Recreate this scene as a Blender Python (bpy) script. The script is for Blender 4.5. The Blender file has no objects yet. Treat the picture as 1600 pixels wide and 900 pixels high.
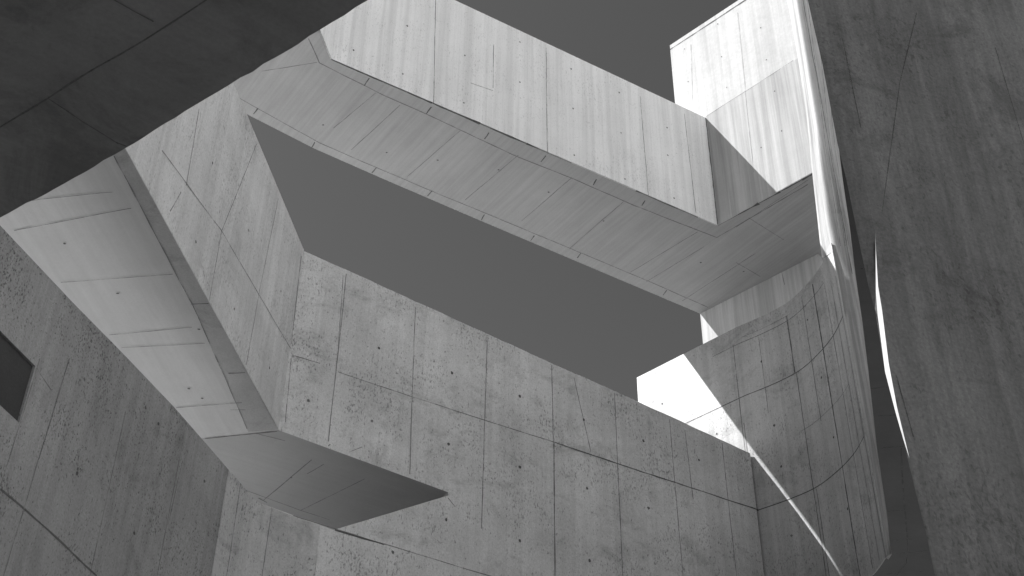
import bpy, math, random
from mathutils import Vector as V
from mathutils.geometry import tessellate_polygon
random.seed(7)
S = bpy.context.scene
COL = S.collection
# ------------------------------------------------------------------ camera
F = 2050.0                                   # focal length in photo pixels (1600 wide)
zc = V((38, 2650, -F)).normalized()          # the zenith in camera axes
yc = (V((0, 0, -1)) - zc * (-zc.z)).normalized()
xc = yc.cross(zc)
cam_d = bpy.data.cameras.new('camera')
cam = bpy.data.objects.new('camera', cam_d); COL.objects.link(cam); S.camera = cam
from mathutils import Matrix
R3 = Matrix((xc, yc, zc))                    # rows: world axes in camera axes -> camera to world
cam.matrix_world = R3.to_4x4()
cam_d.sensor_width = 36; cam_d.lens = F / 1600 * 36
cam_d.clip_start = 0.05; cam_d.clip_end = 4000
# ------------------------------------------------------------------ sun and sky
_a, _e = math.radians(-90), math.radians(48)
sun_to = V((math.sin(_a) * math.cos(_e), math.cos(_a) * math.cos(_e), math.sin(_e)))
SUN_AZ = math.atan2(sun_to.x, sun_to.y); SUN_EL = math.asin(sun_to.z)
sd = bpy.data.lights.new('sun', 'SUN'); sd.energy = 4.0; sd.angle = math.radians(.35); sd.color = (1, 1, 1)
sun = bpy.data.objects.new('sun', sd); COL.objects.link(sun)
sun.rotation_euler = sun_to.to_track_quat('Z', 'Y').to_euler()
w = bpy.data.worlds.new('World'); S.world = w; w.use_nodes = True
nt = w.node_tree; bg = nt.nodes['Background']
sky = nt.nodes.new('ShaderNodeTexSky'); sky.sky_type = 'NISHITA'; sky.sun_disc = False
sky.sun_elevation = SUN_EL; sky.sun_rotation = SUN_AZ
sep = nt.nodes.new('ShaderNodeSeparateColor')    # black-and-white film behind a red filter
nt.links.new(sky.outputs[0], sep.inputs[0]); nt.links.new(sep.outputs[0], bg.inputs[0])
bg.inputs[1].default_value = 0.045
S.view_settings.view_transform = 'Standard'; S.view_settings.look = 'None'
S.view_settings.exposure = 1.03; S.view_settings.gamma = 1
S.render.engine = 'CYCLES'
S.cycles.max_bounces = 10; S.cycles.diffuse_bounces = 8
# ------------------------------------------------------------------ geometry helpers
def ray(x, y): return (R3 @ V((x - 800, 450 - y, -F))) / F
def onz(x, y, h): r = ray(x, y); return r * (h / r.z)
def head(a): a = math.radians(a); return V((math.sin(a), math.cos(a), 0))
class Plane:                                   # a vertical wall plane through P heading d
    def __init__(s, P, d):
        s.P = V(P); s.d = V((d[0], d[1], 0)).normalized()
        s.n = s.d.cross(V((0, 0, 1)))
        if s.n.dot(s.P) > 0: s.n = -s.n        # towards the viewer
    def __call__(s, x, y): r = ray(x, y); return r * (s.n.dot(s.P) / s.n.dot(r))
class Flat:                                    # a horizontal underside at height h
    def __init__(s, h): s.h = h; s.n = V((0, 0, -1))
    def __call__(s, x, y): return onz(x, y, s.h)

class MB:
    def __init__(s): s.v = []; s.f = []; s.m = []; s.sm = []
    def face(s, pts, m=0, smooth=False):
        i = len(s.v); s.v += [tuple(p) for p in pts]; s.f.append(tuple(range(i, i + len(pts)))); s.m.append(m); s.sm.append(smooth)
    def poly(s, pts, m=0, flip=False):
        tr = tessellate_polygon([pts])
        for t in tr: s.face([pts[k] for k in (t[::-1] if flip else t)], m)
    def prism(s, pts, off, m=0, ms=None):               # closed solid: outline + its copy moved by off
        pts = [V(p) for p in pts]; off = V(off); q = [p + off for p in pts]
        s.poly(pts, m); s.poly(q, m, True)
        for k in range(len(pts)):
            j = (k + 1) % len(pts); s.face([pts[k], pts[j], q[j], q[k]], m if ms is None else ms)
    def strip(s, P, Q, n, wd=.012, m=1, lift=.002, wob=.35, dr=.004):     # a formwork joint lying on a surface
        P = V(P); Q = V(Q); L = (Q - P).length
        if L < 1e-4: return
        k = max(2, int(L / .09)); t = (Q - P).normalized(); b = n.cross(t).normalized(); o = n * lift; prev = None; dd = 0
        for i in range(k + 1):
            dd = dd * .8 + random.uniform(-dr, dr) * .5
            c = P + (Q - P) * (i / k) + o + b * (dd if 0 < i < k else 0)
            h = wd * .5 * (1 + random.uniform(-wob, wob))
            cur = (c - b * h, c + b * h)
            if prev: s.face([prev[0], cur[0], cur[1], prev[1]], m)
            prev = cur
    def dot(s, c, n, r=.016, m=2, lift=.003):
        c = V(c); a = n.cross(V((0, 0, 1)))
        if a.length < .1: a = n.cross(V((1, 0, 0)))
        a.normalize(); b = n.cross(a); o = c + n * lift
        s.face([o + (a * math.cos(k * math.pi / 4) * r * random.uniform(.7, 1.2) + b * math.sin(k * math.pi / 4) * r * random.uniform(.8, 1.4)) for k in range(8)], m)
    def build(s, name, mats, parent=None):
        me = bpy.data.meshes.new(name); me.from_pydata(s.v, [], s.f)
        for m in mats: me.materials.append(m)
        for p, mi, sm in zip(me.polygons, s.m, s.sm): p.material_index = mi; p.use_smooth = sm
        import bmesh
        bm = bmesh.new(); bm.from_mesh(me); bmesh.ops.remove_doubles(bm, verts=bm.verts, dist=1e-4)
        bmesh.ops.recalc_face_normals(bm, faces=bm.faces); bm.to_mesh(me); bm.free()
        o = bpy.data.objects.new(name, me); COL.objects.link(o)
        if parent: o.parent = parent; o.matrix_parent_inverse = parent.matrix_world.inverted()
        return o
def lines(mb, pl, segs, wd=.012, m=1, **k):
    for (a, b, c, d) in segs: mb.strip(pl(a, b), pl(c, d), pl.n, wd, m, **k)
def dots(mb, pl, pts, r=.016):
    for p in pts: mb.dot(pl(*p), pl.n, r)
def ragged(P, Q, amp=.004, step=.12):
    k = max(1, int((Q - P).length / step)); up = V((0, 0, 1)); sd_ = (Q - P).normalized().cross(up)
    return [P] + [P + (Q - P) * (i / k) + sd_ * random.uniform(-amp, amp) for i in range(1, k)]
def raggedz(P, Q, amp=.005, step=.14):
    k = max(1, int((Q - P).length / step))
    return [P] + [P + (Q - P) * (i / k) + V((0, 0, random.uniform(-amp, amp))) for i in range(1, k)]
def thing(name, label, cat, loc, group=None):
    o = bpy.data.objects.new(name, None); COL.objects.link(o); o.location = loc; o.empty_display_size = .3
    o['label'] = label; o['category'] = cat
    if group: o['group'] = group
    bpy.context.view_layer.update(); return o
# ------------------------------------------------------------------ materials
def concrete(name, base, rot2=None, puff=.09, blotch=.18, streak=.0, pits=.0, board=None, bamt=.0, grain=.10, rough=.85, bump=.25, pitscale=62, pitlen=(1, 1, .45), rot=(0, 0, 0), stain=0.):
    m = bpy.data.materials.new(name); m.use_nodes = True; t = m.node_tree; N = t.nodes; L = t.links
    bs = N['Principled BSDF']; bs.inputs['Roughness'].default_value = rough
    bs.inputs['Specular IOR Level'].default_value = .25
    tc = N.new('ShaderNodeTexCoord')
    def mp(sc, ro=(0, 0, 0)):
        a = N.new('ShaderNodeMapping'); a.inputs['Scale'].default_value = sc; a.inputs['Rotation'].default_value = ro
        L.new(tc.outputs['Object'], a.inputs[0]); return a.outputs[0]
    def noise(vec, sc, det=4, ro=.55, dist=0):
        a = N.new('ShaderNodeTexNoise'); a.inputs['Scale'].default_value = sc; a.inputs['Detail'].default_value = det
        a.inputs['Roughness'].default_value = ro; a.inputs['Distortion'].default_value = dist; L.new(vec, a.inputs['Vector']); return a.outputs[0]
    def rng(x, a, b, c, d, sm=False):
        r = N.new('ShaderNodeMapRange'); r.interpolation_type = 'SMOOTHSTEP' if sm else 'LINEAR'
        for i, v in enumerate((a, b, c, d)): r.inputs[i + 1].default_value = v
        L.new(x, r.inputs[0]); return r.outputs[0]
    def mul(a, b):
        r = N.new('ShaderNodeMath'); r.operation = 'MULTIPLY'; L.new(a, r.inputs[0])
        if isinstance(b, (int, float)): r.inputs[1].default_value = b
        else: L.new(b, r.inputs[1])
        return r.outputs[0]
    def sub1(a):
        r = N.new('ShaderNodeMath'); r.operation = 'SUBTRACT'; r.inputs[0].default_value = 1; L.new(a, r.inputs[1]); return r.outputs[0]
    iso = mp((1, 1, 1))
    f = rng(noise(iso, .9, 6, .6), .3, .7, 1 - blotch, 1 + blotch)
    f = mul(f, rng(noise(iso, 5, 8, .7), .3, .7, 1 - blotch * .5, 1 + blotch * .5))
    f = mul(f, rng(noise(iso, 60, 3, .7), .3, .7, 1 - grain, 1 + grain))
    height = noise(iso, 30, 6, .7)
    if stain:
        f = mul(f, sub1(mul(rng(noise(mp((1, 1, 1.4)), 1.7, 8, .75, .6), .5, .68, 0, 1, True), stain)))
    if streak:
        s1 = noise(mp((9, 9, .22), rot), 1, 5, .65); s2 = noise(mp((34, 34, .5), rot), 1, 3, .6); s3 = noise(mp((2.6, 2.6, .1), rot), 1, 3, .5)
        f = mul(f, rng(s1, .42, .62, 1 + streak * .45, 1 - streak, True))
        f = mul(f, rng(s2, .35, .7, 1 + streak * .3, 1 - streak * .45))
        f = mul(f, rng(s3, .4, .62, 1 + streak * .3, 1 - streak * .55, True))
    if rot2:
        s4 = noise(mp((7, 7, 1.3), rot2), 1, 8, .75, 1.2); s5 = noise(mp((26, 26, 1.6), rot2), 1, 4, .7)
        f = mul(f, rng(s4, .42, .62, 1 + streak * .5, 1 - streak * 1.1, True)); f = mul(f, rng(s5, .4, .7, 1 + streak * .3, 1 - streak * .6))
    if board:                                   # faint marks of the shuttering boards, stretched along `board`
        a = math.radians(board)
        v = mp((1, 1, 1), (0, 0, a))
        mm = N.new('ShaderNodeMapping'); mm.inputs['Scale'].default_value = (22, .7, 22); L.new(v, mm.inputs[0])
        f = mul(f, rng(noise(mm.outputs[0], 1, 4, .6), .35, .68, 1 + bamt * .5, 1 - bamt))
        m2 = N.new('ShaderNodeMapping'); m2.inputs['Scale'].default_value = (6, .35, 6); L.new(v, m2.inputs[0])
        f = mul(f, rng(noise(m2.outputs[0], 1, 3, .6), .35, .68, 1 + bamt * .4, 1 - bamt * .6))
    if pits:
        pv = mp(pitlen, rot)
        p = noise(pv, pitscale, 2, .5, .5)
        msk = rng(noise(iso, 1.5, 6, .7), .40, .68, .0, puff, True)
        th = N.new('ShaderNodeMath'); th.operation = 'ADD'; L.new(p, th.inputs[0]); L.new(msk, th.inputs[1])
        hole = rng(th.outputs[0], .63, .76, 0, 1)
        f = mul(f, sub1(mul(hole, pits)))
        ad = N.new('ShaderNodeMath'); ad.operation = 'SUBTRACT'; L.new(height, ad.inputs[0]); L.new(mul(hole, .6), ad.inputs[1]); height = ad.outputs[0]
    cc = N.new('ShaderNodeCombineColor')
    fb = mul(f, base)
    for i in range(3): L.new(fb, cc.inputs[i])
    L.new(cc.outputs[0], bs.inputs['Base Color'])
    if bump:
        b = N.new('ShaderNodeBump'); b.inputs['Strength'].default_value = bump; b.inputs['Distance'].default_value = .012
        L.new(height, b.inputs['Height']); L.new(b.outputs[0], bs.inputs['Normal'])
    return m
def joint_mat(name, base, gap=.45):
    m = bpy.data.materials.new(name); m.use_nodes = True; t = m.node_tree; N = t.nodes; L = t.links
    bs = N['Principled BSDF']; bs.inputs['Base Color'].default_value = (base, base, base, 1); bs.inputs['Roughness'].default_value = .95
    bs.inputs['Specular IOR Level'].default_value = .1
    tc = N.new('ShaderNodeTexCoord'); n = N.new('ShaderNodeTexNoise'); n.inputs['Scale'].default_value = 3.5; n.inputs['Detail'].default_value = 7; n.inputs['Roughness'].default_value = .75
    L.new(tc.outputs['Object'], n.inputs['Vector'])
    r = N.new('ShaderNodeMapRange'); r.inputs[1].default_value = .32; r.inputs[2].default_value = .62; r.inputs[3].default_value = 1 - gap; r.inputs[4].default_value = 1
    L.new(n.outputs[0], r.inputs[0]); L.new(r.outputs[0], bs.inputs['Alpha'])
    return m
J_soft = joint_mat('joint_faint', .24, .9)
J_hard = joint_mat('joint_open', .12, .6)
J_rgt = joint_mat('joint_in_rough_wall', .055, .85)
J_dark = joint_mat('joint_in_dark_concrete', .085, .8)
HOLE = joint_mat('tie_hole', .05, .1)
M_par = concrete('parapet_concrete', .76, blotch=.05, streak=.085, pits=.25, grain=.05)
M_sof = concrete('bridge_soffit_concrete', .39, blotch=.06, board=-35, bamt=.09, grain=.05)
M_tl = concrete('tower_lower_pour', .42, blotch=.06, streak=.17, grain=.05)
M_tow = concrete('tower_concrete', .50, blotch=.05, streak=.10, board=46, bamt=.06, grain=.04)
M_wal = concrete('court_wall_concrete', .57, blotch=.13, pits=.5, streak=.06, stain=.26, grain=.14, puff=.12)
M_wng = concrete('wing_wall_concrete', .56, blotch=.10, pits=.4, streak=.08, stain=.14, grain=.12, puff=.11)
M_und = concrete('wing_soffit_concrete', .51, blotch=.05, board=8, bamt=.045, grain=.03)
M_wdg = concrete('wedge_soffit_darkened', .39, blotch=.05, board=58, bamt=.04, grain=.03)  # darker than the wing soffit, standing in for shade in the enclosed wedge
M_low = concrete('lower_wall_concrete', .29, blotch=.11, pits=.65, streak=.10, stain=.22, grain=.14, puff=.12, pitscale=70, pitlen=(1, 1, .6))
M_cur = concrete('curved_wall_concrete', .50, blotch=.11, pits=.4, streak=.10, stain=.24, grain=.11, puff=.11)
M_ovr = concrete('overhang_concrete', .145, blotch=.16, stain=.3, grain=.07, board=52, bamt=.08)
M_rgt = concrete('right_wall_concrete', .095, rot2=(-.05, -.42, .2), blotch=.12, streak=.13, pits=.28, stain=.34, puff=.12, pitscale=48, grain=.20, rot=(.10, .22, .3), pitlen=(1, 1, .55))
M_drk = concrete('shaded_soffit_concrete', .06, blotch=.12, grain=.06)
M_gnd = concrete('paving', .30, blotch=.10, grain=.1)
M_blk = concrete('window_reveal', .05, blotch=.1)

# ------------------------------------------------------------------ ground
g = MB(); g.poly([V((-900, -900, -1.6)), V((900, -900, -1.6)), V((900, 900, -1.6)), V((-900, 900, -1.6))])
go = g.build('ground', [M_gnd]); go['kind'] = 'structure'

g = MB(); g.prism([V((-16, 7.5, 2.2)), V((-3.9, 7.5, 2.2)), V((-3.0, 11.6, 2.2)), V((-1.6, 12.6, 2.2)), V((-3, 18, 2.2)), V((-16, 18, 2.2))], (0, 0, -3.79))  # unseen terrace added to bounce light up onto the wing soffit
go = g.build('bounce_terrace', [concrete('bounce_gravel', .55)]); go['kind'] = 'structure'
Z12 = Flat(12.0)
P1L = onz(518, 92, 12); P1R = onz(1122, 352, 12); FL = onz(385, 178, 12); FR = onz(1094, 490, 12); NL = onz(500, 47, 12)
PAR = Plane(P1R, P1R - P1L); d1 = PAR.d
d2 = head(-45.65)
UP = Plane(P1R, d2); LO = Plane(FR, d2)
PT = 14.11
# ------------------------------------------------------------------ bridge: underside slab + solid parapet
br = thing('concrete_bridge', 'pale streaked concrete bridge crossing high over the court in front of the dark sky', 'bridge', (0, 13, 12))
nlf = NL + (NL - P1L).normalized() * 3.6
farl = FL - (FR - FL).normalized() * 6
RT = onz(1268, 260, 12); RT2 = onz(1283, 394, 12)
ext = -d2
rt = P1R + ext * 1.75; rt2 = FR + (RT2 - FR).normalized() * 2.2
m = MB()
FE = [onz(742, 341, 12), onz(600, 280, 12), onz(491, 232, 12), onz(440, 206, 12)]      # the far edge bows slightly
under = [P1L, P1R, rt, rt2, FR] + FE + [FL, farl, V((farl.x, nlf.y, 12)), nlf]
m.prism(under, (0, 0, .30))
def rough(P, Q, n, wd, mt):                     # ragged open line where two pours meet
    for k in range(int((Q - P).length / .35)):
        if random.random() < .8:
            L_ = (Q - P).length; a_ = P + (Q - P) * (k * .35 / L_); b_ = P + (Q - P) * (min((k + 1) * .35, L_) / L_)
            m.strip(a_, b_, n, wd * random.uniform(.5, 1.6), mt, wob=.8)
dn = V((0, 0, -1))
sh_ = -PAR.n * .012
rough(P1L + sh_, P1R + sh_, dn, .018, 2); rough(P1R + sh_, rt - UP.n * .012, dn, .022, 2)
# edge borders and cross joints of the underside
lines(m, Z12, [(499, 98, 600, 149), (600, 149, 666, 178), (666, 178, 802, 242), (802, 242, 893, 278), (893, 278, 991, 321), (991, 321, 1120, 371),
               (1120, 371, 1262, 288), (499, 98, 482, 60),
               (374, 153, 499, 223), (499, 223, 587, 261), (587, 261, 674, 298), (674, 298, 850, 371), (850, 371, 1020, 442), (1020, 442, 1106, 480)], .012, 1)
lines(m, Z12, [(577, 122, 569, 134), (674, 167, 666, 178), (764, 207, 757, 217), (853, 243, 845, 253), (932, 280, 927, 289), (1008, 313, 1003, 321),
               (403, 169, 396, 178), (492, 222, 486, 232), (588, 262, 581, 270), (675, 298, 668, 306), (757, 335, 752, 344), (835, 368, 829, 376), (908, 395, 902, 403), (1042, 453, 1036, 461)], .014, 2)
lines(m, Z12, [(587, 145, 521, 200), (625, 164, 549, 234), (719, 204, 636, 276), (810, 242, 727, 312), (893, 278, 815, 345), (975, 314, 890, 388), (1090, 362, 985, 425),
               (409, 111, 496, 97), (1066, 470, 1180, 396), (1150, 410, 1188, 432)], .008, 1)
lines(m, Z12, [(1150, 355, 1262, 281), (1010, 440, 1100, 385), (1170, 340, 1225, 375)], .007, 1)
dots(m, Z12, [(505, 195), (604, 238), (779, 265), (857, 300), (684, 250), (943, 345), (1095, 410), (1162, 424)], .012)
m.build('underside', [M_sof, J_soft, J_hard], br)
m = MB()
th = .35; nb = -PAR.n * th
a, b = P1L.copy(), P1R.copy()
# parapet ring as a solid: the near face, its return to the left and the far face
body = [a, b, FR.copy()] + [p.copy() for p in FE] + [FL.copy(), farl.copy(), V((farl.x, nlf.y, 12)), nlf.copy()]
for p in body: p.z = 12.3
lo_ = [V((p.x, p.y, 12.0)) for p in body]
m.prism(body, (0, 0, PT - 12.3))
# flush lower part of the near face so the slab edge does not read as a seam
fa = [P1L.copy(), P1R, V((P1R.x, P1R.y, PT)), V((P1L.x, P1L.y, PT))]
m.prism([p + PAR.n * .004 for p in fa], -PAR.n * .02)
P0 = Plane(P1L, NL - P1L)
fb = [V((P1L.x, P1L.y, 12)), V((nlf.x, nlf.y, 12)), V((nlf.x, nlf.y, PT)), V((P1L.x, P1L.y, PT))]
m.prism([p + P0.n * .004 for p in fb], -P0.n * .02)
class Off:
    def __init__(s, pl, k): s.pl = pl; s.k = k; s.n = pl.n
    def __call__(s, x, y): return s.pl(x, y) + s.n * s.k
PO = Off(PAR, .004)
lines(m, PO, [(1000, 151, 1013, 306), (681, -20, 677, 162), (853, 75, 855, 242), (1069, 178, 1087, 333), (771, 70, 770, 138)], .009, 1)
lines(m, PO, [(735, 130, 770, 142)], .007, 1)
m.strip(V((P1R.x, P1R.y, 12)) - d1 * .012 + PAR.n * .004, V((P1R.x, P1R.y, PT)) - d1 * .012 + PAR.n * .004, PAR.n, .02, 2)
dots(m, PO, [(552, 79), (636, 41), (629, 116), (726, 87), (724, 161), (812, 66), (812, 129), (892, 108), (895, 170), (897, 243), (967, 145), (970, 208), (976, 280), (1042, 200), (1043, 243), (1053, 310)], .014)
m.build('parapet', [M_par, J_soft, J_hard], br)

# ------------------------------------------------------------------ tower: upper face, lower face under the bridge
tw = thing('concrete_tower', 'sunlit white concrete tower rising behind the end of the bridge at top right', 'tower', (4, 15.5, 8))
m = MB()
tl = UP(1055, 160); ztop = UP(1047, 71).z
face = [V((P1R.x, P1R.y, 12)), V((rt.x, rt.y, 12)), V((rt.x, rt.y, ztop)), V((tl.x, tl.y, ztop)), V((tl.x, tl.y, PT)), V((P1R.x, P1R.y, PT))]
rt_ = V((4.22, P1R.y + (4.22 - P1R.x) * (d2.y / d2.x), 0))
face[0].z = 12.005; face[1] = V((rt_.x, rt_.y, 12.005)); face[2] = V((rt_.x, rt_.y, ztop))
bk = V((.35, 2.0, 0))
m.prism([p + UP.n * .004 for p in face], bk)
UO = Off(UP, .008)
j0 = UP(1103, 183); j1 = UP(1240, 95)
m.prism([V((P1R.x, P1R.y, 12.01)) + UP.n * .004, V((rt_.x, rt_.y, 12.01)) + UP.n * .004, V((rt_.x, rt_.y, j1.z)) + UP.n * .004, V((P1R.x, P1R.y, j0.z)) + UP.n * .004], UP.n * .003, 3)
lines(m, UO, [(1103, 183, 1240, 95)], .010, 1)
cz = ztop - .10
m.strip(V((tl.x, tl.y, cz)) + UP.n * .005, V((rt_.x, rt_.y, cz)) + UP.n * .005, UP.n, .022, 2, wob=.6)
lines(m, UO, [(1153, 20, 1178, 270), (1080, 70, 1083, 172)], .006, 1)
dots(m, UO, [(1070, 77), (1122, 38), (1189, 44), (1128, 89), (1198, 94), (1076, 128), (1136, 137), (1211, 143), (1222, 205), (1190, 231)], .012)
m.build('upper_block', [M_tow, J_soft, J_hard, M_tl], tw)
m = MB()
e = FR + (RT2 - FR).normalized() * 2.12
fc = [V((FR.x, FR.y, 11.999)), V((e.x, e.y, 11.999)), V((e.x, e.y, 9)), V((FR.x, FR.y, 9))]
m.prism(fc, -LO.n * .5)
lines(m, LO, [(1220, 418, 1226, 445)], .012, 1)
m.build('lower_face', [concrete('tower_lower_concrete', .52, blotch=.05, streak=.16, grain=.04), J_soft, J_hard], tw)

# ------------------------------------------------------------------ court wall (W) with the raised wing on its left (B)
KS = .988
CW = V((3.03, 14.34, 8.51)) * KS
WALL = Plane(CW, d1)
ZB = 6.84 * KS
Bc = onz(435, 672, ZB); Bn = onz(195, 232, ZB)
WING = Plane(Bc, Bc - Bn)
wl = thing('court_wall', 'long pitted grey concrete wall with a slanted top running under the bridge, wedge cut at its lower left', 'wall', (0, 12.7, 3))
m = MB()
def wz(x, y, z):
    p = WALL(x, y); return V((p.x, p.y, z))
cl = WALL(401, 784); cr = WALL(1172, 708)
tp_ = [WALL(475, 392), WALL(560, 430), WALL(700, 494), WALL(850, 562), WALL(1000, 629), cr]
out = sum([raggedz(p_, q_) for p_, q_ in zip(tp_, tp_[1:])], []) + [cr, V((cr.x, cr.y, 2)), V((cl.x, cl.y, 2)), cl, WALL(521, 828), WALL(548, 820), WALL(701, 774), WALL(700, 769), Bc]
m.prism(out, -WALL.n * .30, 0, 3)
lines(m, WALL, [(541, 428, 513, 690), (649, 480, 640, 741), (761, 530, 752, 826), (862, 570, 868, 900), (960, 614, 973, 900), (1046, 655, 1067, 900), (1128, 692, 1151, 900),
                (495.6, 851, 491, 900), (897, 590, 923, 706), (700, 778, 711, 792)], .010, 1)
lines(m, WALL, [(866, 692, 866, 900), (1070, 672, 1083, 780)], .010, 1)
lines(m, WALL, [(460, 556, 500, 568), (528, 581, 650, 622), (650, 622, 774, 662), (774, 662, 866, 691), (510, 822, 600, 850), (600, 850, 780, 905), (458, 806, 512, 823)], .010, 1)
lines(m, WALL, [(866, 691, 1015, 741), (1015, 741, 1185, 797), (523, 828, 600, 851)], .016, 2)
lines(m, WALL, [(455, 560, 446, 660), (536, 430, 527, 560)], .007, 1)
dots(m, WALL, [(592, 544), (706, 583), (812, 619), (912, 656), (1005, 689), (1092, 719), (482, 626), (581, 658), (701, 694), (812, 730), (917, 763), (1013, 794), (697, 812), (812, 845), (921, 876), (614, 863)], .018)
m.build('wall_slab', [M_wal, J_soft, J_hard, M_wdg], wl)
m = MB()
WO = Off(WING, .004)
bn = Bn + (Bn - Bc).normalized() * 1.3
tn = WING(355, 135)
o = [Bc, WALL(475, 392)]
t1 = WING(475, 392); t2 = WING(385, 178)
tz = t2.z
o = [Bc, V((Bc.x, Bc.y, t1.z)), V((t2.x, t2.y, t2.z)), V((bn.x, bn.y, t2.z)), bn]
m.prism([p + WING.n * .003 + V((0, 0, .004 if p.z < ZB + .01 else 0)) for p in o], -WING.n * .32)
lines(m, WO, [(252, 235, 345, 360), (345, 360, 455, 548), (310, 170, 290, 290), (400, 225, 345, 362), (345, 362, 326, 470), (434, 310, 405, 452), (405, 452, 384, 570), (282, 300, 265, 330)], .010, 1)
lines(m, WO, [(470, 400, 441, 660)], .022, 1)
dots(m, WO, [(331, 255), (305, 378), (387, 360), (438, 455), (365, 483), (420, 575)], .014)
m.build('wing_face', [M_wng, J_soft, J_hard], wl)
m = MB()
und = [bn, Bc, Bc + d1 * 3.0, Bc + d1 * 3.0 + V((-.8, 2.3, 0)), V((-7.5, 14.8, ZB)), V((-7.5, bn.y, ZB))]
und = [V((p.x, p.y, ZB)) for p in und]
ins = [p.copy() for p in und]
ins[0] -= WING.n * 0; 
m.prism([p - V((.02, 0, 0)) if k < 1 else p - WALL.n * .01 for k, p in enumerate(und)], (0, 0, 1.4))
SF = Flat(ZB)
we = [Bc - WALL.n * .012, Bc + d1 * 3.0 - WALL.n * .012, Bc + d1 * 3.0 + V((-.8, 2.2, 0)), onz(100, 700, ZB), onz(320, 685, ZB)]
m.prism([V((p.x, p.y, ZB)) for p in we], (0, 0, -.004), 3)  # darkened sheet over the soffit where the wedge lies in shade
SF.h = ZB - .005
m.prism([SF(195, 232) - WING.n * 0, SF(434, 671), SF(388, 675), SF(350, 585), SF(300, 474), SF(178, 243)], (0, 0, .003), 4)
SF.h = ZB - .007
lines(m, SF, [(178, 243, 300, 474), (300, 474, 350, 585), (350, 585, 386, 670), (400, 677, 505, 704), (505, 704, 560, 727), (560, 727, 640, 763)], .010, 1)
lines(m, SF, [(48, 313, 176, 300), (22, 360, 205, 325), (95, 441, 270, 428), (170, 523, 300, 511), (190, 543, 320, 536), (385, 766, 469, 797), (469, 797, 515, 812), (566, 698, 520, 716), (519, 717, 480, 740), (576, 745, 470, 797), (360, 640, 384, 640)], .007, 1)
lines(m, SF, [(320, 685, 433, 674), (298, 475, 326, 474), (357, 583, 383, 582), (404, 778, 417, 785)], .010, 2)
lines(m, SF, [(275, 637, 378, 629), (516, 694, 412, 781)], .009, 1)
dots(m, SF, [(101, 380), (184, 458), (311, 514), (316, 622), (295, 607), (455, 746)], .012)
m.build('underside', [M_und, J_soft, J_hard, M_wdg, concrete('soffit_border_concrete', .41, blotch=.14, stain=.3, grain=.1)], wl)
m = MB()
q0 = WALL(701, 774) + d1 * .12 - WALL.n * .32; q0.z = ZB - .003
bk_ = V((-.5, .866, 0))
m.prism([q0, q0 + bk_ * 2.6, q0 + bk_ * 2.6 - V((0, 0, 8.4)), q0 - V((0, 0, 8.4))], d1 * .3)  # wall added behind the notch to darken the wedge soffit's right end
f0 = q0 - V((0, 0, 1.15))
m.prism([f0, f0 - d1 * 2.1, f0 - d1 * 1.9 + bk_ * 2.6, f0 + bk_ * 2.6], (0, 0, -.2))  # hidden slab added to block light reaching the wedge from below
m.build('shade_cross_wall', [M_und], wl)

# ------------------------------------------------------------------ lower left wall with window
LW = Plane(cl, head(16))
ll = thing('lower_wall', 'dark grey pitted concrete wall at lower left with a small black window opening', 'wall', (-3.1, 9, 0))
m = MB()
def uz(u, z): p = cl - LW.d * u; return V((p.x, p.y, z))
def ucoord(p): return -(p - cl).dot(LW.d)
topx = [(401, 784), (385, 766), (321, 692), (272, 636), (189, 549), (117, 476), (0, 352)]
tp = [LW(*q) for q in topx]
wc = LW(55, 572); u0 = ucoord(wc); z1 = wc.z; z0 = LW(27, 658).z; u1 = u0 + .95; ue = 6.2
zt = tp[-1].z
m.prism([tp[0]] + tp[1:] + [uz(ue, zt), uz(ue, z1), uz(u1, z1), uz(u0, z1), uz(u0, z0), uz(u1, z0), uz(ue, z0), uz(ue, -1.6), uz(0, -1.6)][:0] +
        [uz(ue, zt), uz(ue, z1), uz(u0, z1), uz(u0, z0), uz(ue, z0), uz(ue, -1.6), uz(0, -1.6)], -LW.n * .35)
m.prism([uz(u1, z1), uz(ue, z1), uz(ue, z0), uz(u1, z0)], -LW.n * .35)
lines(m, LW, [(108, 560, 5, 900), (196, 643, 140, 900), (285, 692, 245, 900), (354, 770, 334, 900), (419, 805, 406, 900), (62, 560, 0, 760)], .010, 1)
lines(m, LW, [(108, 560, 60, 718), (285, 720, 262, 820), (57, 575, 80, 610)], .009, 1)
lines(m, LW, [(0, 764, 40, 797), (40, 797, 90, 842), (90, 842, 151, 900)], .014, 2)
dots(m, LW, [(120, 740), (209, 833), (247, 662), (319, 752), (383, 833), (227, 637), (454, 881)], .016)
m.build('wall_slab', [M_low, J_soft, J_hard], ll)
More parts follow.
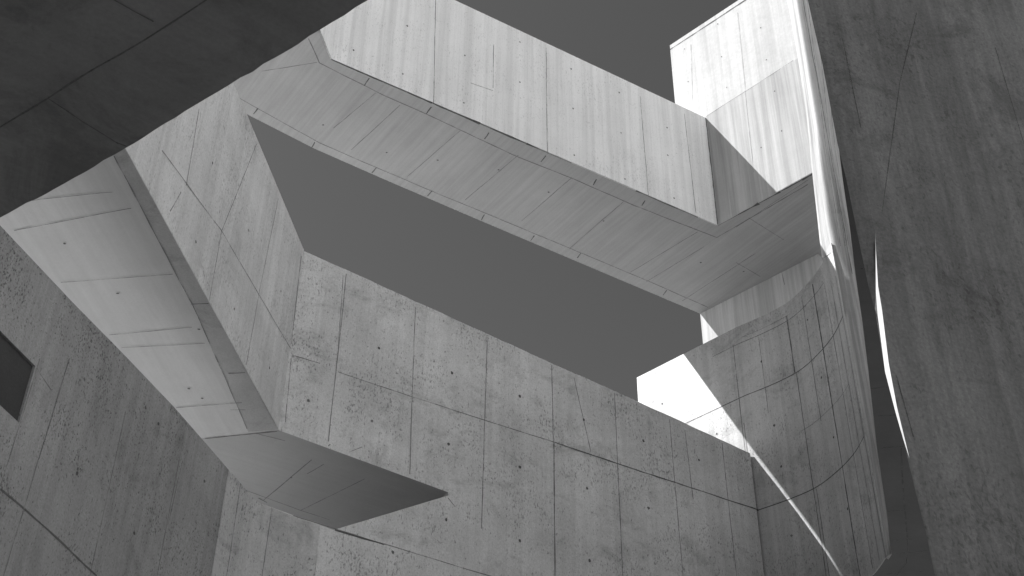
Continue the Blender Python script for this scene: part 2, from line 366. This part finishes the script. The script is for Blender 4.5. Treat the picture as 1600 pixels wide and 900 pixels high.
# rounded inner corner where the lower wall swings into the court wall
R3T = R3.transposed()
def to_px(p):
    v = R3T @ p; return 800 + F * v.x / -v.z, 450 - F * v.y / -v.z
edge_px = [(272, 636), (321, 692), (385, 766), (401, 784), (460, 807), (521, 828), (600, 850)]
def edge_y(x):
    for (xa, ya), (xb, yb) in zip(edge_px, edge_px[1:]):
        if x <= xb: return ya + (yb - ya) * (x - xa) / (xb - xa)
    return edge_px[-1][1]
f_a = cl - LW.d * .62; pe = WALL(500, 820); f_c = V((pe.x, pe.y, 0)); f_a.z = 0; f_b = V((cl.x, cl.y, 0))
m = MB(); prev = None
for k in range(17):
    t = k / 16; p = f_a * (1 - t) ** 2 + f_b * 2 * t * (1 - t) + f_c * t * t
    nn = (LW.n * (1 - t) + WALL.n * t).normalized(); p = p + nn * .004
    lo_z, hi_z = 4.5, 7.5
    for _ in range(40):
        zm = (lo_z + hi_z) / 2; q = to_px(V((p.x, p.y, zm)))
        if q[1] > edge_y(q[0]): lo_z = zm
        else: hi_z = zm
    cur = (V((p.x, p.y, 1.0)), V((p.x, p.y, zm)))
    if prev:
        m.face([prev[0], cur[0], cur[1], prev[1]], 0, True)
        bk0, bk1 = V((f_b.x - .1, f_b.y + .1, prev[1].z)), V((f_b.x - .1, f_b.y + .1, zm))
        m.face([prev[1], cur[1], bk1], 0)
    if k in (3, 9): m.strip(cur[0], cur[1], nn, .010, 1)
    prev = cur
m.build('rounded_corner', [concrete('corner_midtone_concrete', .45, blotch=.12, pits=.6, streak=.08, stain=.24, grain=.13, puff=.12), J_soft], ll)  # mid tone between both walls stands in for gradual shade round the corner
m = MB()
cen = [uz(u1, z1), uz(u0, z1), uz(u0, z0), uz(u1, z0)]
m.prism([p - LW.n * .02 for p in cen], -LW.n * .04)
m.build('window_pane', [M_blk], ll)

# ------------------------------------------------------------------ curved wall
cv = thing('curved_wall', 'tall pale concrete wall curving round at right of centre, crossed by a thin slanting blade of sunlight', 'wall', (3.4, 13.8, 2))
ctl = [V((1.55, 15.88, 0)), V((3.06, 14.36, 0)), V((3.37, 14.05, 0)), V((3.64, 13.70, 0)), V((3.82, 13.29, 0)), V((3.92, 12.90, 0)), V((3.95, 12.50, 0))]
tl0 = onz(995, 590, 10.5); ctl[0] = V((tl0.x, tl0.y, 0))
ctl = [c * KS * f for c, f in zip(ctl, (1, 1, 1.0025, 1.005, 1.005, 1.005, 1.005))]
PE = ctl[-1]
def cr_spline(c, k):
    out = []
    for i in range(len(c) - 1):
        p0 = c[max(i - 1, 0)]; p1 = c[i]; p2 = c[i + 1]; p3 = c[min(i + 2, len(c) - 1)]
        if i == 0: out += [p1 + (p2 - p1) * (j / 8) for j in range(8)]; continue
        if i == 1: p0 = p1 - (p2 - p1)
        for j in range(k):
            t = j / k
            out.append(.5 * ((2 * p1) + (p2 - p0) * t + (2 * p0 - 5 * p1 + 4 * p2 - p3) * t * t + (-p0 + 3 * p1 - 3 * p2 + p3) * t ** 3))
    return out + [c[-1]]
plan = cr_spline(ctl, 8)
ZC0, ZC1 = 6.25 * KS, 10.5 * KS
def cnorm(i):
    a = plan[max(i - 1, 0)]; b = plan[min(i + 1, len(plan) - 1)]
    n = (b - a).cross(V((0, 0, 1))).normalized()
    return n if n.dot(plan[i]) < 0 else -n
def at(i, z): return V((plan[i].x, plan[i].y, z))
NP = len(plan)
def seg_hit(x, y):
    r = ray(x, y)
    best = None
    for i in range(NP - 1):
        d = plan[i + 1] - plan[i]; n = d.cross(V((0, 0, 1))); k = n.dot(plan[i]) / n.dot(r)
        p = r * k; t = (V((p.x, p.y, 0)) - plan[i]).dot(d) / d.length_squared
        if -.02 <= t <= 1.02 and (best is None or k < best[0]): best = (k, i, max(0, min(1, t)), p)
    return best
# end pier: E (sunlit cheek) / D (shaded front), leaning slightly as it climbs
ys_c = [(1391, 857), (1385, 799), (1370, 700), (1357, 583), (1347, 500), (1337, 433), (1327, 350), (1317, 283), (1309, 220), (1300, 120), (1292, 0), (1285, -60)]
DP = Plane(V((PE.x, PE.y, 0)), head(80))
EA = Plane(V((PE.x - .02, PE.y + .36, 0)), head(90)); 
m = MB()
thk = .45
def TH(i): return thk if i < 10 else max(.012, thk * (26 - i) / 16)
for i in range(NP - 1):
    n0, n1 = cnorm(i), cnorm(i + 1)
    for (za, zb) in ((ZC0, 7.0), (7.0, 8.5), (8.5, ZC1)):
        m.face([at(i, za), at(i + 1, za), at(i + 1, zb), at(i, zb)], 0, True)
    A, B = at(i, 0) - n0 * TH(i), at(i + 1, 0) - n1 * TH(i + 1)
    q = lambda p, z: V((p.x, p.y, z))
    m.face([at(i, ZC1), at(i + 1, ZC1), q(B, ZC1), q(A, ZC1)], 0)
    m.face([at(i, ZC0), at(i + 1, ZC0), q(B, ZC0), q(A, ZC0)], 0)
    m.face([q(A, ZC0), q(B, ZC0), q(B, ZC1), q(A, ZC1)], 0)
A = at(0, 0) - cnorm(0) * thk
m.face([at(0, ZC0), at(0, ZC1), V((A.x, A.y, ZC1)), V((A.x, A.y, ZC0))], 0)
B = at(NP - 1, 0) - cnorm(NP - 1) * TH(NP - 1)
m.face([at(NP - 1, ZC0), at(NP - 1, ZC1), V((B.x, B.y, ZC1)), V((B.x, B.y, ZC0))], 0)
def cjoint(z, i0, i1, wd, mt):
    for i in range(i0, i1):
        n = (cnorm(i) + cnorm(i + 1)).normalized()
        a, b = at(i, z) + cnorm(i) * .003, at(i + 1, z) + cnorm(i + 1) * .003
        h = wd / 2; k = V((0, 0, h)); m.face([a - k, b - k, b + k, a + k], mt)
cjoint(7.72 * KS, 0, NP - 2, .013, 2); cjoint(9.39 * KS, 0, NP - 2, .012, 2); cjoint(10.22 * KS, 6, NP - 10, .010, 1); cjoint(10.30 * KS, 9, 24, .006, 1); cjoint(8.55 * KS, 22, NP - 6, .006, 1)
for (x, y, z0_, z1_, wd, mt) in [(1148, 560, 7.8, 10.25, .012, 1), (1166, 690, 6.3, 9, .010, 1), (1253, 640, 6.3, 9.38, .012, 1), (1236, 540, 9.4, 10.3, .014, 2), (1302, 640, 6.3, 9.38, .016, 2), (1284, 530, 9.38, 10.40, .020, 2), (1268, 560, 8.5, 10.4, .010, 1), (1275, 757, 6.3, 7.7, .010, 1), (1200, 640, 9.0, 10.2, .006, 1), (1322, 640, 6.3, 10.3, .01, 1), (1337, 660, 6.3, 10.0, .01, 1), (1345, 650, 6.3, 10.0, .012, 1)]:
    hsg = seg_hit(x, y)
    if hsg:
        i, t = hsg[1], hsg[2]; p = plan[i] + (plan[i + 1] - plan[i]) * t; n = cnorm(i)
        m.strip(V((p.x, p.y, z0_ * KS)), V((p.x, p.y, z1_ * KS)), n, wd, mt, lift=.004)
for (x, y) in [(1284, 590), (1303, 683), (1221, 729), (1237, 837), (1190, 565), (1210, 665), (1325, 795), (1262, 500), (1035, 631), (1120, 678)]:
    hsg = seg_hit(x, y)
    if hsg: m.dot(hsg[3], cnorm(hsg[1]), .015, lift=.005)
m.build('curved_face', [M_cur, J_soft, J_hard], cv)
# end pier
m = MB()
rows = []
apx = [(1351, 673), (1340, 600), (1330, 540), (1318, 490), (1300, 440), (1283, 396), (1277, 340), (1268, 260), (1260, 180), (1245, 80), (1230, 0), (1221, -60)]
bpx = [(1368, 700), (1357, 600), (1345, 530), (1334, 480), (1318, 430), (1305, 396), (1294, 350), (1283, 270), (1274, 190), (1258, 90), (1243, 0), (1235, -60)]
def edge_at(pts, pl):
    return [pl(*p) for p in pts]
EBP = Plane(V((PE.x, PE.y, 0)), head(90)); ECP = Plane(V((PE.x, PE.y - .06, 0)), head(80))
def interp(L, z):
    L = sorted(L, key=lambda p: p.z)
    if z <= L[0].z: return V((L[0].x, L[0].y, z))
    for a, b in zip(L, L[1:]):
        if z <= b.z:
            t = (z - a.z) / (b.z - a.z); p = a + (b - a) * t; return V((p.x, p.y, z))
    return V((L[-1].x, L[-1].y, z))
LA = edge_at(apx[5:], EA); LB = edge_at(bpx[3:], EBP); LC = edge_at(ys_c, ECP)
zs = [ZC0 - .012 + (16.4 - ZC0) * i / 60 for i in range(61)]
for z in zs:
    c = interp(LC, z)
    if z < ZC1: a = V((PE.x - .004, PE.y + .05, z))
    else: a = interp(LA, z)
    b = interp(LB, z) if z > 9.3 else V((PE.x, PE.y, z))
    if z < 9.9: b = V((PE.x + (b.x - PE.x) * max(0, (z - 9.0) / .9), PE.y, z))
    if c.x < b.x + .03: c = V((b.x + .03, c.y, z))
    # rounded nose between cheek and front
    n1 = b + (a - b).normalized() * .045; n2 = b + (c - b).normalized() * .05 if (c - b).length > .09 else b + (c - b) * .6
    arc = [n1 * (1 - t) ** 2 + b * 2 * t * (1 - t) + n2 * t * t for t in [k / 6 for k in range(7)]]
    back = [c + V((.01, .03, 0)), a + V((.04, .03, 0))]
    rows.append([a] + arc + [c] + back)
K = len(rows[0])
for r0, r1 in zip(rows, rows[1:]):
    for k in range(K):
        j = (k + 1) % K
        m.face([r0[k], r0[j], r1[j], r1[k]], 0, 0 < k < 8)
m.poly(rows[0]); m.poly(rows[-1], 0, True)
# pour marks running down the front
m.strip(LB[1] + V((.10, -.025, 0)), LB[-2] + V((.10, -.025, 0)), V((0, -1, 0)), .008, 2, wob=.4)
for fx in (.35, .6, .8):
    pts = [interp(LB, z) * (1 - fx) + interp(LC, z) * fx for z in (10.3, 12, 13.5, 15)]
    for a_, b_ in zip(pts, pts[1:]): m.strip(a_ + V((0, -.02, 0)), b_ + V((0, -.02, 0)), V((0, -1, 0)), .006, 1, wob=.5)
m.build('end_pier', [concrete('pier_concrete', .42, blotch=.08, streak=.3, grain=.05), J_soft, J_hard], cv)

# ------------------------------------------------------------------ overhang at upper left
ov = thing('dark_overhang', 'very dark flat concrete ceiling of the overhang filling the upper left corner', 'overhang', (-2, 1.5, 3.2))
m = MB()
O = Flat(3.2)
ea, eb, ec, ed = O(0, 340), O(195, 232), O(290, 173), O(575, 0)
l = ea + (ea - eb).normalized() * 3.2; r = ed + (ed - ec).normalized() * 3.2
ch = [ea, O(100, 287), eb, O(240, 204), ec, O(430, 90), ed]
m.prism([l] + sum([ragged(p_, q_, .003, .05) for p_, q_ in zip(ch, ch[1:])], []) + [ed, r, V((r.x, -6, 3.2)), V((-9, -6, 3.2)), V((-9, l.y, 3.2))], (0, 0, 5.8), 0, 3)  # unseen mass above the ceiling added to shade the court wall's left
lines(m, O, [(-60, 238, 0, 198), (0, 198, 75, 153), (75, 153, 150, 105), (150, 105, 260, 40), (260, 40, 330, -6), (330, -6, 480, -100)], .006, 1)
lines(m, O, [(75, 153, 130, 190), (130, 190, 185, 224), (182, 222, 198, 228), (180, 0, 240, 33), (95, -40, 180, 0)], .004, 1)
m.build('ceiling_with_shade_mass', [M_ovr, J_dark, J_dark, M_par], ov)  # pale concrete on the unseen sides, added to bounce light to the curved wall

# ------------------------------------------------------------------ right wall
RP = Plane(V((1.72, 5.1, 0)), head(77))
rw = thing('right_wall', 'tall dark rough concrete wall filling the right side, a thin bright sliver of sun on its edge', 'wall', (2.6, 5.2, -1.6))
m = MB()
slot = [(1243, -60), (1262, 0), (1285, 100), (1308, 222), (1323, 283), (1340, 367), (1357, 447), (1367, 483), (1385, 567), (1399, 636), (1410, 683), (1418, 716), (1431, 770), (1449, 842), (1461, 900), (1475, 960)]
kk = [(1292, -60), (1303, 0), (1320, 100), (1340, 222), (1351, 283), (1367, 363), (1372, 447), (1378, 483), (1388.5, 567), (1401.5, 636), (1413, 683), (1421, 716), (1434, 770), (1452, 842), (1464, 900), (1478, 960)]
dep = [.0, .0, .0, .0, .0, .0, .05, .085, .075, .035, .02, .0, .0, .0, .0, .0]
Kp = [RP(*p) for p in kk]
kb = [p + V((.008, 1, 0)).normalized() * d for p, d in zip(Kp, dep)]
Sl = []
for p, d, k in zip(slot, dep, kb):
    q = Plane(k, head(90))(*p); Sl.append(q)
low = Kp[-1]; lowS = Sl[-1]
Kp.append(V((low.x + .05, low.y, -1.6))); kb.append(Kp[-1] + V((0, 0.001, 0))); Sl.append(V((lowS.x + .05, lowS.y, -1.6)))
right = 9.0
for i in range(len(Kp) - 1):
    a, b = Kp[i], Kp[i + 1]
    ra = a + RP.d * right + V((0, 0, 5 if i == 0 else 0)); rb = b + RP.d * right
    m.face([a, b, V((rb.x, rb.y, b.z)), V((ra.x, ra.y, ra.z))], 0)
    if (kb[i] - a).length > 1e-5 or (kb[i + 1] - b).length > 1e-5: m.face([a, b, kb[i + 1], kb[i]], 3)  # paler concrete on the step brightens the sunlit sliver by colour
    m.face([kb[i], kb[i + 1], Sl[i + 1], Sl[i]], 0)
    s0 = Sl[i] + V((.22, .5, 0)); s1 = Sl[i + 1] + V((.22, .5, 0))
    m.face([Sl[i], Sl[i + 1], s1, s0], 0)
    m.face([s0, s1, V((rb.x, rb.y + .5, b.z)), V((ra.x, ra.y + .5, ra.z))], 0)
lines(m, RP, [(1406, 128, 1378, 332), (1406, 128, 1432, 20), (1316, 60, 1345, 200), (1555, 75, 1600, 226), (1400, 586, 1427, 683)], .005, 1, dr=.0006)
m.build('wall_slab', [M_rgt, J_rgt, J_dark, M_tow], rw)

# ------------------------------------------------------------------ dark soffit seen through the slot
rs = thing('far_canopy', 'dark concrete canopy underside seen through the narrow slot between pier and right wall', 'canopy', (8, 20, 13))
m = MB()
zf = 13.0
m.prism([V((4.45, 13.6, zf)), V((16, 13.6, zf)), V((20, 36, zf)), V((4.5, 36, zf)), V((5, 26, zf)), V((6.4, 20, zf))], (0, 0, .6))
SFd = Flat(zf)
lines(m, SFd, [(1345, 420, 1372, 419), (1352, 500, 1382, 497), (1358, 607, 1396, 604), (1372, 650, 1402, 648), (1378, 700, 1412, 697), (1386, 799, 1412, 797), (1388, 845, 1425, 842), (1400, 865, 1452, 860), (1385, 897, 1440, 892)], .022, 1)
lines(m, SFd, [(1408, 700, 1412, 780), (1412, 780, 1419, 850), (1419, 850, 1416, 880), (1416, 880, 1400, 900)], .022, 1)
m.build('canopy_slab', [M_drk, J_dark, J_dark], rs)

# ------------------------------------------------------------------ unseen building added behind the camera's right to bounce sunlight into the court
ob = thing('bounce_building', 'plain pale building added out of view to bounce sunlight into the court', 'building', (17, -4, -1.6))
m = MB()
m.prism([V((12, -32, -1.6)), V((24, -32, -1.6)), V((24, 6, -1.6)), V((12, 6, -1.6))], (0, 0, 36))
m.build('building_body', [concrete('pale_render', .78, blotch=.05)], ob)
